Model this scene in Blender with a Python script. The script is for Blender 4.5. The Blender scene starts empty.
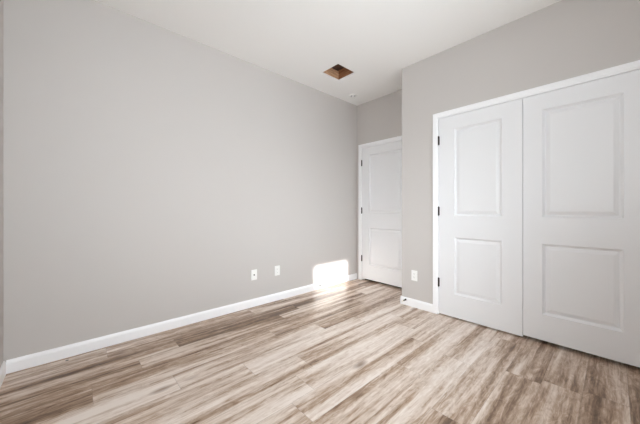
import bpy, bmesh, math, random
from mathutils import Vector, Matrix

random.seed(7)
S = bpy.context.scene
COL = S.collection

# ------------------------------------------------------------------ camera
CAM_H, YAW, F_PX, CY = 1.1018, 47.5564, 268.48, 209.07
cd = bpy.data.cameras.new('camera')
cd.sensor_fit = 'HORIZONTAL'
cd.sensor_width = 36.0
cd.lens = F_PX / 640 * 36.0
cd.shift_y = -(212 - CY) / 640
cd.clip_start = 0.02
cam = bpy.data.objects.new('camera', cd)
COL.objects.link(cam)
cam.location = (0, 0, CAM_H)
cam.rotation_euler = (math.radians(90), 0, math.radians(YAW - 90))
S.camera = cam

# ------------------------------------------------------------------ colour management
S.view_settings.view_transform = 'Standard'
S.view_settings.look = 'None'
S.view_settings.gamma = 1
S.view_settings.use_curve_mapping = False
S.view_settings.exposure = 0.18
S.cycles.use_denoising = True
S.cycles.max_bounces = 12
S.cycles.diffuse_bounces = 8
S.cycles.glossy_bounces = 4
S.cycles.transparent_max_bounces = 8
S.cycles.sample_clamp_indirect = 8
S.cycles.caustics_reflective = False

# ------------------------------------------------------------------ light
W = bpy.data.worlds.new('sky')
S.world = W
W.use_nodes = True
W.node_tree.nodes['Background'].inputs[0].default_value = (0.80, 0.90, 1.0, 1)
W.node_tree.nodes['Background'].inputs[1].default_value = 2.0

SUN_SLOPE_X = 0.262       # x travelled per metre of y
SUN_SLOPE_Z = -0.181
sl = bpy.data.lights.new('sun', 'SUN')
sl.energy = 20.0
sl.angle = math.radians(1.6)
sl.color = (1.0, 0.98, 0.95)
sun = bpy.data.objects.new('sun', sl)
COL.objects.link(sun)
sun.rotation_euler = Vector((SUN_SLOPE_X, 1, SUN_SLOPE_Z)).to_track_quat('-Z', 'Y').to_euler()

def area(name, loc, direction, sx, sy, energy, color, spread=180):
    l = bpy.data.lights.new(name, 'AREA')
    l.shape = 'RECTANGLE'; l.size = sx; l.size_y = sy
    l.energy = energy; l.color = color; l.spread = math.radians(spread)
    o = bpy.data.objects.new(name, l); COL.objects.link(o)
    o.location = loc
    o.rotation_euler = Vector(direction).to_track_quat('-Z', 'Z').to_euler()
    return o

# room dimensions
H = 2.74
YL, XF, XC, YN, XE, YB = 2.748, 3.309, 2.8212, 1.668, -0.3496, -1.40
T = 0.11
WIN = [(-0.10, 0.90), (1.285, 2.00)]  # unseen rear windows, the second placed to land the sun patch
WZ0, WZ1 = 0.76, 2.12
WY = (-0.15, 0.75)            # unseen window added in the end wall, source of side daylight
FILL_TINT = (0.86, 0.94, 1.0)
WZM, WZH = (WZ0 + WZ1) / 2, WZ1 - WZ0
# added area lights standing in for window daylight, aimed to balance the room
area('daylight_window', (0.40, YB + 0.03, WZM), (0.02, 1, -0.08), 1.0, WZH, 26, FILL_TINT, 105)
area('daylight_window', (1.635, YB + 0.03, WZM), (0.02, 1, 0.36), 0.79, WZH, 9, FILL_TINT, 80)
area('daylight_window', (1.635, YB + 0.03, WZM), (0.12, 1, -0.3), 0.79, WZH, 5, FILL_TINT, 50)
area('daylight_window', (XE + 0.03, sum(WY) / 2, WZM), (1, 0, -0.05), WY[1] - WY[0], WZH, 11, FILL_TINT)
area('daylight_window', (XE + 0.03, sum(WY) / 2, WZM), (1, 0.55, -0.35), WY[1] - WY[0], WZH, 6.5, FILL_TINT, 55)
area('daylight_window', (XE + 0.03, sum(WY) / 2, WZM), (1, 0.35, 0.4), WY[1] - WY[0], WZH, 5.5, FILL_TINT, 80)
LAMP_STRENGTH = 1.5

# ------------------------------------------------------------------ materials
def lin(c):
    return tuple(((v / 255) / 12.92 if v / 255 <= 0.04045 else ((v / 255 + 0.055) / 1.055) ** 2.4) for v in c) + (1,)

def mat(name, rgb, rough=0.5, metal=0.0, bump=None, spec=0.5):
    m = bpy.data.materials.new(name); m.use_nodes = True
    nt = m.node_tree; b = nt.nodes['Principled BSDF']
    b.inputs['Base Color'].default_value = lin(rgb)
    b.inputs['Roughness'].default_value = rough
    b.inputs['Metallic'].default_value = metal
    b.inputs['Specular IOR Level'].default_value = spec
    tc = nt.nodes.new('ShaderNodeTexCoord')
    if bump:
        sc, st, dist = bump
        n = nt.nodes.new('ShaderNodeTexNoise'); n.inputs['Scale'].default_value = sc
        n.inputs['Detail'].default_value = 4
        nt.links.new(tc.outputs['Object'], n.inputs['Vector'])
        bp = nt.nodes.new('ShaderNodeBump'); bp.inputs['Strength'].default_value = st
        bp.inputs['Distance'].default_value = dist
        nt.links.new(n.outputs['Fac'], bp.inputs['Height'])
        nt.links.new(bp.outputs['Normal'], b.inputs['Normal'])
    return m

M = {}
M['wall'] = mat('greige_wall_paint', (200, 195, 191), 0.7, bump=(180, 0.12, 0.001), spec=0.3)
M['ceiling'] = mat('ceiling_white_paint', (246, 245, 243), 0.8, bump=(120, 0.1, 0.001), spec=0.2)
M['trim'] = mat('white_semigloss_paint', (248, 248, 249), 0.32)
M['door'] = mat("white_door_paint", (235, 235, 236), 0.38, bump=(60, 0.05, 0.001))
M['bronze'] = mat('dark_bronze', (42, 36, 33), 0.38, 0.7)
M['plastic'] = mat('white_plastic', (242, 241, 238), 0.3)
M['slot'] = mat('dark_slot', (40, 38, 36), 0.6)
M['steel'] = mat('dull_spring_steel', (44, 40, 37), 0.45, 0.4)
M['rubber'] = mat('white_rubber', (232, 228, 220), 0.6)
M['dark'] = mat('dark_void', (20, 18, 17), 0.9)  # near-black colour stands in for shade in the door gaps
M['board'] = mat('drywall_edge', (226, 214, 196), 0.9)
M['vinyl'] = mat('white_vinyl', (238, 238, 236), 0.4)
M['shade'] = mat('white_shade_fabric', (236, 234, 230), 0.8)
M['cable'] = mat('grey_cable', (150, 146, 156), 0.5)
M['threshold'] = mat('hall_floor', (120, 98, 80), 0.6)

def glass():
    m = bpy.data.materials.new('window_glass'); m.use_nodes = True
    nt = m.node_tree; nt.nodes.clear()
    o = nt.nodes.new('ShaderNodeOutputMaterial'); mx = nt.nodes.new('ShaderNodeMixShader')
    t = nt.nodes.new('ShaderNodeBsdfTransparent'); g = nt.nodes.new('ShaderNodeBsdfGlossy')
    g.inputs['Roughness'].default_value = 0.02
    mx.inputs[0].default_value = 0.06
    nt.links.new(t.outputs[0], mx.inputs[1]); nt.links.new(g.outputs[0], mx.inputs[2])
    nt.links.new(mx.outputs[0], o.inputs[0]); return m
M['glass'] = glass()

def wood(name, a, b):
    m = bpy.data.materials.new(name); m.use_nodes = True
    nt = m.node_tree; p = nt.nodes['Principled BSDF']; p.inputs['Roughness'].default_value = 0.75
    tc = nt.nodes.new('ShaderNodeTexCoord'); mp = nt.nodes.new('ShaderNodeMapping')
    mp.inputs['Scale'].default_value = (6, 6, 60)
    n = nt.nodes.new('ShaderNodeTexNoise'); n.inputs['Scale'].default_value = 1.5; n.inputs['Detail'].default_value = 5
    r = nt.nodes.new('ShaderNodeValToRGB')
    r.color_ramp.elements[0].position = 0.3; r.color_ramp.elements[0].color = lin(a)
    r.color_ramp.elements[1].position = 0.7; r.color_ramp.elements[1].color = lin(b)
    nt.links.new(tc.outputs['Object'], mp.inputs[0]); nt.links.new(mp.outputs[0], n.inputs['Vector'])
    nt.links.new(n.outputs['Fac'], r.inputs[0]); nt.links.new(r.outputs[0], p.inputs['Base Color'])
    return m
M['joist'] = wood('joist_wood', (128, 78, 48), (188, 134, 94))
M['blocking'] = wood('blocking_wood', (170, 126, 92), (226, 184, 146))
M['osb'] = wood('sheathing_wood', (70, 48, 36), (104, 78, 62))

def floor_mat():
    m = bpy.data.materials.new('oak_look_vinyl_planks'); m.use_nodes = True
    nt = m.node_tree; N = nt.nodes; L = nt.links
    p = N['Principled BSDF']
    def node(t, **kw):
        n = N.new(t)
        for k, v in kw.items(): setattr(n, k, v)
        return n
    def math_(op, a, b=None, c=None, clamp=False):
        n = node('ShaderNodeMath', operation=op); n.use_clamp = clamp
        for i, v in enumerate((a, b, c)):
            if v is None: continue
            if isinstance(v, (int, float)): n.inputs[i].default_value = v
            else: L.new(v, n.inputs[i])
        return n.outputs[0]
    geo = node('ShaderNodeNewGeometry')
    at = node('ShaderNodeAttribute', attribute_name='plank')
    sep = node('ShaderNodeSeparateColor'); L.new(at.outputs['Color'], sep.inputs[0])
    r1, r2, r3 = sep.outputs[0], sep.outputs[1], sep.outputs[2]
    xyz = node('ShaderNodeSeparateXYZ'); L.new(geo.outputs['Position'], xyz.inputs[0])
    def grain(sx, sy, ox, oy, detail, rough, dist):
        c = node('ShaderNodeCombineXYZ')
        L.new(math_('MULTIPLY_ADD', xyz.outputs[0], sx, math_('MULTIPLY', r1, ox)), c.inputs[0])
        L.new(math_('MULTIPLY_ADD', xyz.outputs[1], sy, math_('MULTIPLY', r2, oy)), c.inputs[1])
        L.new(math_('MULTIPLY', r3, 31.0), c.inputs[2])
        n = node('ShaderNodeTexNoise'); n.inputs['Scale'].default_value = 1
        n.inputs['Detail'].default_value = detail; n.inputs['Roughness'].default_value = rough
        n.inputs['Distortion'].default_value = dist
        L.new(c.outputs[0], n.inputs['Vector']); return n.outputs['Fac']
    wide = grain(0.5, 10.0, 40, 50, 2, 0.5, 0.5)
    mid = grain(1.6, 26.0, 70, 30, 4, 0.65, 0.5)
    fine = grain(7.0, 110.0, 20, 90, 3, 0.6, 0.0)
    blot = grain(6.0, 22.0, 90, 20, 5, 0.7, 2.2)
    tone = math_('MULTIPLY_ADD', wide, 1.35, -0.675)
    tone = math_('ADD', tone, math_('MULTIPLY_ADD', mid, 0.90, -0.45))
    tone = math_('ADD', tone, math_('MULTIPLY_ADD', fine, 0.38, -0.19))
    tone = math_('ADD', tone, math_('MULTIPLY_ADD', blot, 0.70, -0.35))
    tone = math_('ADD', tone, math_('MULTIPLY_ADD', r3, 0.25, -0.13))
    tone = math_('ADD', tone, 0.52, clamp=True)
    ramp = node('ShaderNodeValToRGB'); cr = ramp.color_ramp
    cols = [(0.05, (84, 60, 42)), (0.25, (132, 104, 81)), (0.44, (180, 154, 132)), (0.62, (214, 196, 181)), (0.88, (238, 226, 216))]
    cr.elements[0].position = cols[0][0]; cr.elements[0].color = lin(cols[0][1])
    cr.elements[1].position = cols[-1][0]; cr.elements[1].color = lin(cols[-1][1])
    for q, c in cols[1:-1]:
        e = cr.elements.new(q); e.color = lin(c)
    L.new(tone, ramp.inputs[0])
    # knots
    kc = node('ShaderNodeCombineXYZ')
    L.new(math_('MULTIPLY_ADD', xyz.outputs[0], 1.5, math_('MULTIPLY', r1, 13.0)), kc.inputs[0])
    L.new(math_('MULTIPLY_ADD', xyz.outputs[1], 3.6, math_('MULTIPLY', r2, 9.0)), kc.inputs[1])
    v = node('ShaderNodeTexVoronoi'); v.inputs['Scale'].default_value = 1.0; L.new(kc.outputs[0], v.inputs['Vector'])
    k = math_('SUBTRACT', 1.0, math_('DIVIDE', v.outputs['Distance'], 0.13), clamp=True)
    mixk = node('ShaderNodeMix', data_type='RGBA'); L.new(math_('MULTIPLY', k, 0.95), mixk.inputs['Factor'])
    L.new(ramp.outputs[0], mixk.inputs['A']); mixk.inputs['B'].default_value = lin((112, 78, 50))
    # one small dark knot hole near the wall
    dx = math_('SUBTRACT', xyz.outputs[0], -0.04); dy = math_('SUBTRACT', xyz.outputs[1], 2.684)
    d = math_('SQRT', math_('ADD', math_('MULTIPLY', dx, dx), math_('MULTIPLY', dy, dy)))
    spot = math_('LESS_THAN', d, 0.0095)
    # micro-bevel seams
    uv = node('ShaderNodeUVMap', uv_map='UVMap'); su = node('ShaderNodeSeparateXYZ'); L.new(uv.outputs[0], su.inputs[0])
    sv = math_('LESS_THAN', su.outputs[1], 0.0016); sx = math_('LESS_THAN', su.outputs[0], 0.0018)
    seam = math_('MAXIMUM', sv, sx)
    f = math_('MAXIMUM', math_('MULTIPLY', seam, 0.40), spot)
    mix = node('ShaderNodeMix', data_type='RGBA'); L.new(f, mix.inputs['Factor'])
    L.new(mixk.outputs['Result'], mix.inputs['A']); mix.inputs['B'].default_value = lin((62, 48, 40))
    L.new(mix.outputs['Result'], p.inputs['Base Color'])
    L.new(math_('MULTIPLY_ADD', mid, 0.14, 0.23), p.inputs['Roughness'])
    p.inputs['Specular IOR Level'].default_value = 0.5
    bp = node('ShaderNodeBump'); bp.inputs['Strength'].default_value = 0.10; bp.inputs['Distance'].default_value = 0.001
    L.new(math_('ADD', fine, mid), bp.inputs['Height']); L.new(bp.outputs['Normal'], p.inputs['Normal'])
    return m
M['floor'] = floor_mat()

# ------------------------------------------------------------------ mesh helpers
def link(name, bm, material, parent=None, loc=None, smooth=False):
    me = bpy.data.meshes.new(name)
    bmesh.ops.recalc_face_normals(bm, faces=bm.faces[:])
    bm.to_mesh(me); bm.free()
    if smooth:
        for p in me.polygons: p.use_smooth = True
    me.materials.append(material)
    o = bpy.data.objects.new(name, me); COL.objects.link(o)
    if loc is not None: o.location = loc
    if parent: o.parent = parent
    return o

def box(bm, x0, x1, y0, y1, z0, z1, bevel=0.0, seg=2):
    ret = bmesh.ops.create_cube(bm, size=1)
    vs = ret['verts']
    for v in vs:
        v.co = Vector((x0 + (v.co.x + .5) * (x1 - x0), y0 + (v.co.y + .5) * (y1 - y0), z0 + (v.co.z + .5) * (z1 - z0)))
    if bevel:
        es = {e for v in vs for e in v.link_edges}
        bmesh.ops.bevel(bm, geom=list(es), offset=bevel, segments=seg, affect='EDGES', profile=0.5)

def sweep(bm, prof, path, closed_ends=True):
    """prof: list of (a,b); path: list of (origin, A, B) frames"""
    rings = []
    for o, A, B in path:
        rings.append([bm.verts.new(Vector(o) + Vector(A) * a + Vector(B) * b) for a, b in prof])
    n = len(prof)
    for r0, r1 in zip(rings, rings[1:]):
        for i in range(n):
            j = (i + 1) % n
            bm.faces.new((r0[i], r0[j], r1[j], r1[i]))
    if closed_ends:
        bm.faces.new(rings[0]); bm.faces.new(list(reversed(rings[-1])))

def cyl(bm, c, axis, r0, r1, length, seg=20):
    """capped cone from c along axis"""
    axis = Vector(axis).normalized()
    q = axis.to_track_quat('Z', 'X').to_matrix().to_4x4()
    mt = Matrix.Translation(Vector(c) + axis * length / 2) @ q
    bmesh.ops.create_cone(bm, cap_ends=True, segments=seg, radius1=r0, radius2=r1, depth=length, matrix=mt)

def lathe(bm, prof, seg=32):
    rings = []
    for r, z in prof:
        if r == 0: rings.append([bm.verts.new((0, 0, z))])
        else: rings.append([bm.verts.new((r * math.cos(2 * math.pi * k / seg), r * math.sin(2 * math.pi * k / seg), z)) for k in range(seg)])
    for a, b in zip(rings, rings[1:]):
        for k in range(seg):
            j = (k + 1) % seg
            if len(a) == 1: bm.faces.new((a[0], b[k], b[j]))
            elif len(b) == 1: bm.faces.new((a[k], a[j], b[0]))
            else: bm.faces.new((a[k], a[j], b[j], b[k]))

def struct(o, label=None, cat=None):
    o['kind'] = 'structure'
    if label: o['label'] = label
    if cat: o['category'] = cat
    return o

def thing(name, label, cat, loc, group=None):
    o = bpy.data.objects.new(name, None); COL.objects.link(o)
    o.empty_display_size = 0.05
    o.location = loc; o['label'] = label; o['category'] = cat
    if group: o['group'] = group
    return o

# ------------------------------------------------------------------ floor
PW = 0.185
Y0 = 0.309
known = {2: 2.065, 7: 0.885, 5: 1.08, 6: 1.23, 1: 1.458, 9: 0.078, 8: 0.48, 10: 0.346, 11: 0.618, 12: 1.402 - 1.22}
bm = bmesh.new()
uvl = bm.loops.layers.uv.new('UVMap')
cl = bm.loops.layers.float_color.new('plank')
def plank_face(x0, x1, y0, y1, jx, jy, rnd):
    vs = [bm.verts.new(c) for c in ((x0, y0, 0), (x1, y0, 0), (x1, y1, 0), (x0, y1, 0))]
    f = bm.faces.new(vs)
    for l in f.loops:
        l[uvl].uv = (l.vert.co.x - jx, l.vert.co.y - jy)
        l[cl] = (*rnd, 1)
XW0, XW1, YW0, YW1 = XE - 0.05, XF + 0.05, YB - 0.05, YL + 0.05
row = math.floor((YW0 - Y0) / PW)
while Y0 + row * PW < YW1:
    ya, yb = Y0 + row * PW, Y0 + (row + 1) * PW
    jx = known.get(row, random.uniform(-1, 1))
    while jx > XW0: jx -= 1.22
    while jx < XW1:
        a, b = max(jx, XW0), min(jx + 1.22, XW1)
        if b > a:
            plank_face(a, b, max(ya, YW0), min(yb, YW1), jx, ya, (random.random(), random.random(), random.uniform(*((0, .35) if row <= 0 or row >= 11 else (.5, 1) if 2 <= row <= 8 else (.1, .65)))))  # edge rows darker: browner planks, plus light falloff put into plank tone
        jx += 1.22
    row += 1
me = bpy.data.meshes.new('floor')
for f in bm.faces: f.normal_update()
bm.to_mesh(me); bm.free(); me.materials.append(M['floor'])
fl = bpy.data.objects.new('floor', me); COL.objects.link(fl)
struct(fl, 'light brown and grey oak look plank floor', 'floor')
bm = bmesh.new(); box(bm, XW0 - .3, XF + 0.8, YW0 - .1, YW1 + .1, -0.12, -0.002)
struct(link('trim_9', bm, M['dark']), 'dark subfloor slab under the plank floor', 'subfloor')

# ------------------------------------------------------------------ ceiling with a square opening
HX0, HX1, HY0, HY1 = 2.195, 2.492, 2.098, 2.372
bm = bmesh.new()
zc = (H, H + 0.016)
X0_, X1_, Y0_, Y1_ = XE - T, XF + T, YB - T, YL + T
box(bm, X0_, HX0, Y0_, Y1_, *zc); box(bm, HX1, X1_, Y0_, Y1_, *zc)
box(bm, HX0, HX1, Y0_, HY0, *zc); box(bm, HX0, HX1, HY1, Y1_, *zc)
struct(link('ceiling', bm, M['ceiling']), 'white painted ceiling with a square cut opening', 'ceiling')

# ------------------------------------------------------------------ walls
def wall(name, boxes, label):
    bm = bmesh.new()
    for b in boxes: box(bm, *b)
    return struct(link(name, bm, M['wall']), label, 'wall')

wall('wall_left', [(XE - T, XF + T, YL, YL + T, 0, H)], 'long light grey painted wall with two outlet plates')
wall('wall_end', [(XE - T, XE, YB - T, WY[0], 0, H), (XE - T, XE, WY[1], YL, 0, H), (XE - T, XE, WY[0], WY[1], 0, WZ0), (XE - T, XE, WY[0], WY[1], WZ1, H)], 'light grey wall sliver at the left edge of the photo')
# far wall with the entry door opening
DF0, DF1 = 1.830, 2.648       # door slab on the far wall (y)
DTOP = 2.046
OP = 0.012                    # jamb thickness round each opening
wall('wall_far', [(XF, XF + T, DF1 + OP, YL, 0, H), (XF, XF + T, YN - T, DF0 - OP, 0, H), (XF, XF + T, DF0 - OP, DF1 + OP, DTOP + OP, H)],
     'short grey wall of the recess around the single door')
# closet wall
C1 = 1.236; CG = 0.5225; C0 = -0.185
wall('wall_right', [(XC, XC + T, C1 + OP, YN - 0.0, 0, H), (XC, XC + T, YB - T, C0 - OP, 0, H), (XC, XC + T, C0 - OP, C1 + OP, DTOP + OP, H)],
     'grey wall around the white double closet doors')
wall('wall_niche', [(XC + T, XF, YN - T, YN, 0, H)], 'side wall of the door recess, hidden behind the closet corner')
# rear wall with two window openings
rb = []
xs = [XE, WIN[0][0], WIN[0][1], WIN[1][0], WIN[1][1], XC]
for i in (0, 2, 4): rb.append((xs[i], xs[i + 1], YB - T, YB, 0, H))
for a, b in WIN:
    rb.append((a, b, YB - T, YB, 0, WZ0)); rb.append((a, b, YB - T, YB, WZ1, H))
wall('wall_rear', rb, 'grey wall with two windows behind the camera')
# closed boxes behind the doors, deep gap shade put into their colour
bm = bmesh.new()
for b in [(XC + 0.70, XC + 0.74, YB - T, YN - T - .002, 0, H), (XC + T, XC + 0.70, YB - T, YB - T + .04, 0, H)]: box(bm, *b)
struct(link('wall_closet', bm, M['dark']), 'dark inside of the closet behind the doors', 'wall')
bm = bmesh.new()
box(bm, XF + 0.30, XF + 0.34, DF0 - .3, YL + T, 0, H)
box(bm, XF + T, XF + .30, DF0 - .34, DF0 - .30, 0, H); box(bm, XF + T, XF + .30, YL + T, YL + T + .04, 0, H)
box(bm, XF + T, XF + .34, DF0 - .34, YL + T + .04, H, H + .02)
struct(link('wall_hall', bm, M['dark']), 'dark hall space behind the single door', 'wall')

# ------------------------------------------------------------------ unseen windows, added as sources for daylight and sun patch
for i, (a, b) in enumerate(WIN + [WY]):
    root = bpy.data.objects.new('window_%d' % (i + 1), None); COL.objects.link(root)
    struct(root, ['white window behind the camera with its shade fully down', 'white window behind the camera with its shade raised a little', 'white window in the end wall, left of the camera'][i], 'window')
    root.location = ((a + b) / 2, YB - T / 2, WZ0)
    if i == 2:
        root.location = (XE - T / 2, (a + b) / 2, WZ0); root.rotation_euler = (0, 0, -math.pi / 2)
    w2 = (b - a) / 2; hh = WZ1 - WZ0
    bm = bmesh.new()
    for q in [(-w2, -w2 + .035, -.03, .03, 0, hh), (w2 - .035, w2, -.03, .03, 0, hh), (-w2, w2, -.03, .03, hh - .035, hh),
              (-w2, w2, -.03, .03, 0, .035), (-w2, w2, -.02, .02, hh / 2 - .02, hh / 2 + .02)]: box(bm, *q)
    link('window_frame', bm, M['vinyl'], root)
    bm = bmesh.new(); box(bm, -w2 + .03, w2 - .03, -.003, .003, .03, hh - .03)
    link('pane', bm, M['glass'], root)
    bm = bmesh.new(); box(bm, -w2 - .03, w2 + .03, .045, .10, -.03, -.004, .004)
    link('window_sill', bm, M['trim'], root)
    bm = bmesh.new()
    zb = 0.0 if i != 1 else 0.29  # added shades; the second leaves a slit sized for the sun patch
    box(bm, -w2 + .003, w2 - .003, .034, .037, zb, hh - .02); box(bm, -w2 + .003, w2 - .003, .030, .041, zb - .0, zb + .02, .003)
    cyl(bm, (-w2 + .004, .030, hh - .028), (1, 0, 0), .02, .02, 2 * w2 - .008)
    link('roller_shade', bm, M['shade'], root)

# ------------------------------------------------------------------ baseboards
BH = 0.088
bprof = [(0, 0), (.013, 0), (.013, BH - .022), (.0105, BH - .012), (.0065, BH - .004), (.004, BH), (0, BH)]
def baseboard(name, p0, p1, out, label):
    """p0->p1 along wall, out = horizontal direction into the room"""
    bm = bmesh.new(); u = (0, 0, 1)
    sweep(bm, bprof, [((*p0, 0), out, u), ((*p1, 0), out, u)])
    return struct(link(name, bm, M['trim']), label, 'baseboard')
CW = 0.056
baseboard('baseboard_left', (XE + .013, YL), (XF - .013, YL), (0, -1, 0), 'white baseboard running along the long wall')
baseboard('baseboard_end', (XE, YB), (XE, YL), (1, 0, 0), 'white baseboard at the left edge of the photo')
baseboard('baseboard_right', (XC, C1 + CW), (XC, YN + .013), (-1, 0, 0), 'short white baseboard between closet casing and wall corner')
baseboard('baseboard_niche', (XC, YN), (XF - .02, YN), (0, 1, 0), 'white baseboard on the side wall of the recess')
baseboard('baseboard_far', (XF, YN + .013), (XF, DF0 - CW), (-1, 0, 0), 'white baseboard right of the single door')
baseboard('baseboard_rear', (XE + .013, YB), (XC, YB), (0, 1, 0), 'white baseboard on the wall behind the camera')

# ------------------------------------------------------------------ door casings
cprof = [(0, 0), (0, .009), (.004, .0115), (.012, .012), (.016, .0155), (CW - .008, .0175), (CW - .002, .0165), (CW, .013), (CW, 0)]
def casing(name, X, ya, yb, top, label):
    """ya > yb are the opening's edges; frame mitred round the opening"""
    bm = bmesh.new()
    out = (-1, 0, 0)
    path = [((X, ya, 0), (0, 1, 0), out), ((X, ya, top), (0, 1, 1), out), ((X, yb, top), (0, -1, 1), out), ((X, yb, 0), (0, -1, 0), out)]
    sweep(bm, cprof, path)
    return struct(link(name, bm, M['trim']), label, 'trim')
casing('trim_1', XF, DF1 + .004, DF0 - .004, DTOP + .004, 'white casing around the single door in the recess')
casing('trim_2', XC, C1 + .004, C0 - .004, DTOP + .004, 'white casing around the double closet doors')
def jamb(name, X, ya, yb, label):
    bm = bmesh.new()
    e = .003
    box(bm, X + .001, X + T - .001, ya + e, ya + OP, 0, DTOP + OP); box(bm, X + .001, X + T - .001, yb - OP, yb - e, 0, DTOP + OP)
    box(bm, X + .001, X + T - .001, yb - e, ya + e, DTOP + e, DTOP + OP)
    # stops behind the slab
    box(bm, X + .040, X + .052, ya - .012, ya + e, 0, DTOP + e); box(bm, X + .040, X + .052, yb - e, yb + .012, 0, DTOP + e)
    box(bm, X + .040, X + .052, yb, ya, DTOP - .012, DTOP + e)
    return struct(link(name, bm, M['trim']), label, 'trim')
jamb('trim_3', XF, DF1, DF0, 'white jamb of the single door')
jamb('trim_4', XC, C1, C0, 'white jamb of the closet doors')

# ------------------------------------------------------------------ doors
def slab_bm(Wd, Hd, panels, thick=.035):
    """local: x = depth (front at 0, faces -x), y = 0..-Wd, z = 0..Hd ; panels (y0,y1,z0,z1)"""
    bm = bmesh.new()
    py0, py1 = panels[0][0], panels[0][1]
    us = [0, py0, py1, Wd]
    vs = [0]
    for p in panels: vs += [p[2], p[3]]
    vs.append(Hd)
    vert = {}
    def V(u, v, d=0.0):
        k = (round(u, 5), round(v, 5), round(d, 5))
        if k not in vert: vert[k] = bm.verts.new((d, -u, v))
        return vert[k]
    cells = {(1, 2 * i + 1) for i in range(len(panels))}
    for i in range(3):
        for j in range(len(vs) - 1):
            if (i, j) in cells: continue
            bm.faces.new((V(us[i], vs[j]), V(us[i + 1], vs[j]), V(us[i + 1], vs[j + 1]), V(us[i], vs[j + 1])))
    rings = [(0, 0), (.001, -.001), (.004, -.001), (.006, .003), (.018, .0165), (.021, .0180), (.026, .0180), (.030, .0150), (.050, .0070), (.053, .0065)]
    for (a, b, c, d) in panels:
        prev = None
        for off, dep in rings:
            r = [V(a + off, c + off, dep), V(b - off, c + off, dep), V(b - off, d - off, dep), V(a + off, d - off, dep)]
            if prev:
                for k in range(4):
                    bm.faces.new((prev[k], prev[(k + 1) % 4], r[(k + 1) % 4], r[k]))
            prev = r
        bm.faces.new(prev)
    # sides and back
    be = .0
    outer = [V(u, 0) for u in us] + [V(Wd, v) for v in vs[1:]] + [V(u, Hd) for u in reversed(us[:-1])] + [V(0, v) for v in reversed(vs[1:-1])]
    back = [bm.verts.new((thick, v.co.y, v.co.z)) for v in outer]
    n = len(outer)
    for k in range(n):
        j = (k + 1) % n
        bm.faces.new((outer[k], back[k], back[j], outer[j]))
    bm.faces.new(back)
    return bm

HZ = (1.818, 1.080, 0.338)
def hinge_bm():
    bm = bmesh.new()
    for k in range(5):
        cyl(bm, (0, 0, -.044 + k * .0176), (0, 0, 1), .0068, .0068, .0168, 16)
    cyl(bm, (0, 0, .044), (0, 0, 1), .0052, .003, .006, 12); cyl(bm, (0, 0, -.044), (0, 0, -1), .0052, .003, .006, 12)
    box(bm, .001, .0058, -.009, .009, -.043, .043)
    return bm
def door(name, X, yhinge, Wd, z0, top, panels, label, side=1):
    root = bpy.data.objects.new(name, None); COL.objects.link(root)
    root.location = (X, yhinge, z0)
    struct(root, label, 'door')
    sb = slab_bm(Wd, top - z0, [(a, b, c - z0, d - z0) for a, b, c, d in panels])
    link('door_slab', sb, M['door'], root)
    hy = .0015 if side > 0 else -Wd - .0015
    for z in HZ:
        link('hinge', hinge_bm(), M['bronze'], root, loc=(-.0075, hy, z - z0))
    return root
PZ = [(.238, .822), (1.030, 1.918)]
d1 = door('door_1', XF, DF1, DF1 - DF0, .026, DTOP, [(.132, DF1 - DF0 - .132, *PZ[0]), (.132, DF1 - DF0 - .132, 1.045, 1.935)],
     'white two panel single door in the recess beside the long wall')
d2 = door('door_2', XC, C1, C1 - CG - .0018, .013, DTOP, [(.148, .148 + .418, *PZ[0]), (.148, .148 + .418, *PZ[1])],
     'white two panel closet door, the left one of the pair beside the wall corner')
d3 = door('door_3', XC, CG - .0018, CG - .0018 - C0, .030, DTOP, [(.124, .124 + .448, *PZ[0]), (.124, .124 + .448, *PZ[1])],
     'white two panel closet door, the right one cut by the photo edge', side=-1)

# ------------------------------------------------------------------ ceiling opening with joists above it
root = thing('ceiling_opening', 'square unfinished ceiling opening showing brown wooden joists inside', 'ceiling opening', ((HX0 + HX1) / 2, (HY0 + HY1) / 2, H))
hx, hy = (HX1 - HX0) / 2, (HY1 - HY0) / 2
JH = .120
def part(name, material, boxes, **k):
    bm = bmesh.new()
    for b in boxes: box(bm, *b)
    return link(name, bm, material, root, **k)
zb = .0165
part('joist', M['joist'], [(hx + .004, hx + .042, -hy - .10, hy + .10, zb, zb + JH)])
part('joist', M['joist'], [(-hx - .042, -hx - .004, -hy - .10, hy + .10, zb, zb + JH)])
part('blocking', M['blocking'], [(-hx - .003, hx + .003, hy + .003, hy + .042, zb, zb + JH - .012)])
part('blocking', M['blocking'], [(-hx - .003, hx + .003, -hy - .042, -hy - .004, zb, zb + JH - .012)])
part('subfloor_board', M['osb'], [(-hx - .06, hx + .06, -hy - .1, hy + .1, zb + JH + .001, zb + JH + .02)])
bm = bmesh.new()
pts = [(-.10, .12, .15), (-.03, .05, .135), (.05, .02, .140), (.09, -.05, .128), (.12, -.12, .15)]
prev = None
fr = []
for i, q in enumerate(pts):
    d = Vector(pts[min(i + 1, 4)]) - Vector(pts[max(i - 1, 0)]); d.normalize()
    s = d.cross(Vector((0, 0, 1))).normalized(); t = s.cross(d)
    fr.append((q, s, t))
sweep(bm, [(.006 * math.cos(a * math.pi / 4), .006 * math.sin(a * math.pi / 4)) for a in range(8)], fr)
link('cable', bm, M['cable'], root, smooth=True)

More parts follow.
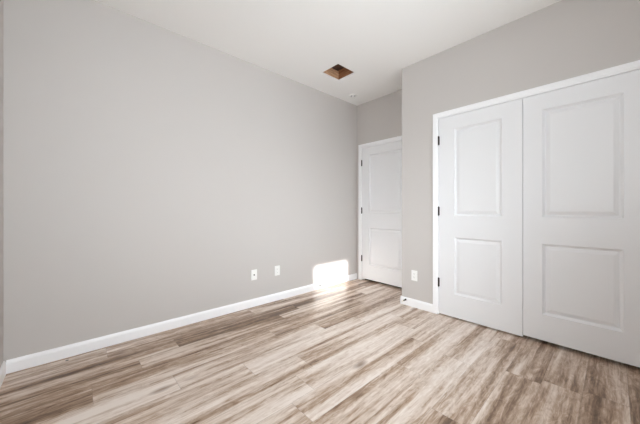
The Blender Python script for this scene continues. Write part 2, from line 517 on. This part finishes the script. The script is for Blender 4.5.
# ------------------------------------------------------------------ small round ceiling sprinkler
root = thing('ceiling_sprinkler', 'small round white sprinkler head on the ceiling near the recess', 'sprinkler', (2.965, 2.535, H))
bm = bmesh.new()
lathe(bm, [(.062, 0), (.062, -.008), (.057, -.014), (.043, -.016), (.037, -.014), (.032, -.002), (.0, -.002)])
link('escutcheon', bm, M['plastic'], root)
bm = bmesh.new()
lathe(bm, [(.0, -.0022), (.034, -.0022), (.034, -.0040), (0, -.0040)])  # grey disc, shadow of the sprinkler recess put into its colour
link('recess', bm, M['cable'], root)
bm = bmesh.new()
lathe(bm, [(.016, -.002), (.016, -.024), (.010, -.028), (.010, -.040), (0, -.040)], 20)
lathe(bm, [(.0, -.0405), (.022, -.0405), (.025, -.0430), (.022, -.0455), (0, -.0455)], 20)
link('deflector', bm, M['plastic'], root)

# ------------------------------------------------------------------ wall plates (local: x right, z up, front faces -y)
def plate_bm(w=.072, h=.117, d=.0055):
    bm = bmesh.new(); box(bm, -w / 2, w / 2, -d, 0, -h / 2, h / 2, .0025, 3); return bm
def screw(parent, z):
    bm = bmesh.new(); cyl(bm, (0, -.0055, z), (0, -1, 0), .0032, .0026, .001, 12)
    link('screw', bm, M['plastic'], parent)
def coax(label, loc):
    r = thing('cable_jack_plate', label, 'wall plate', loc)
    link('plate', plate_bm(), M['plastic'], r)
    bm = bmesh.new(); cyl(bm, (0, -.0055, 0), (0, -1, 0), .0085, .0085, .003, 6); cyl(bm, (0, -.008, 0), (0, -1, 0), .005, .005, .008, 16)
    link('jack', bm, M['steel'], r); screw(r, .042); screw(r, -.042); return r
def outlet(label, loc, rot=0, decora=False):
    r = thing('outlet', label, 'outlet', loc); r.rotation_euler = (0, 0, rot)
    link('plate', plate_bm(), M['plastic'], r)
    for s in (1, -1):
        bm = bmesh.new(); box(bm, -.0165, .0165, -.0075, -.0053, s * .0195 - .014, s * .0195 + .014, .0012, 2)
        rc = link('receptacle', bm, M['plastic'], r)
        bm = bmesh.new(); z = s * .0195
        box(bm, -.0075, -.0055, -.0079, -.0074, z - .001, z + .007); box(bm, .0055, .0075, -.0079, -.0074, z - .001, z + .006)
        cyl(bm, (0, -.0074, z - .007), (0, -1, 0), .0024, .0024, .0006, 12)
        link('slots', bm, M['slot'], rc)
    screw(r, 0)
    return r
coax('white wall plate with one round cable jack, left of two on the long wall', (1.500, YL, .358))
outlet('white double outlet on the long wall, nearer the sunlit patch', (1.810, YL, .358))
outlet('white double outlet on the narrow wall beside the closet casing', (XC, 1.510, .355), rot=-math.pi / 2)

# ------------------------------------------------------------------ spring door stops
def door_stop(label, loc, rot):
    r = thing('door_stop', label, 'door stop', loc); r.rotation_euler = (0, 0, rot)
    bm = bmesh.new(); cyl(bm, (0, 0, 0), (0, -1, 0), .011, .009, .006, 20)
    link('base', bm, M['steel'], r)
    bm = bmesh.new(); fr = []
    n, turns, L_ = 150, 13, .058
    for k in range(n + 1):
        t = k / n; a = 2 * math.pi * turns * t; R = .0068 - .0012 * t
        q = Vector((R * math.cos(a), -.006 - L_ * t, R * math.sin(a)))
        A = Vector((math.cos(a), 0, math.sin(a)))
        fr.append((q, A, (0, -1, 0)))
    sweep(bm, [(.0016 * math.cos(b * math.pi / 3), .0016 * math.sin(b * math.pi / 3)) for b in range(6)], fr)
    link('spring', bm, M['steel'], r, smooth=True)
    bm = bmesh.new(); cyl(bm, (0, -.063, 0), (0, -1, 0), .0085, .0075, .012, 16)
    link('rubber_tip', bm, M['rubber'], r)
door_stop('spring door stop on the long wall baseboard under the sunlit patch', (2.48, YL - .013, .058), 0)
door_stop('spring door stop on the short baseboard by the wall corner', (XC - .013, 1.612, .062), -math.pi / 2)

# ------------------------------------------------------------------ added lamp out of view, fills the room with light
root = thing('ceiling_lamp', 'round white bowl lamp hanging from the ceiling behind the view', 'lamp', (1.1, 1.1, H))
bm = bmesh.new(); lathe(bm, [(0, 0), (.075, 0), (.075, -.02), (.03, -.03), (.012, -.035), (.012, -.155), (0, -.155)])
link('canopy', bm, M['plastic'], root)

m = bpy.data.materials.new('lit_bowl'); m.use_nodes = True
pb = m.node_tree.nodes['Principled BSDF']; pb.inputs['Emission Color'].default_value = (0.98, 1.0, 1.0, 1)
pb.inputs['Emission Strength'].default_value = LAMP_STRENGTH
bm = bmesh.new(); lathe(bm, [(.0, -.16), (.08, -.15), (.15, -.115), (.18, -.07), (.176, -.065), (.145, -.108), (.08, -.14), (0, -.15)])
link('glass_bowl', bm, m, root, smooth=True)
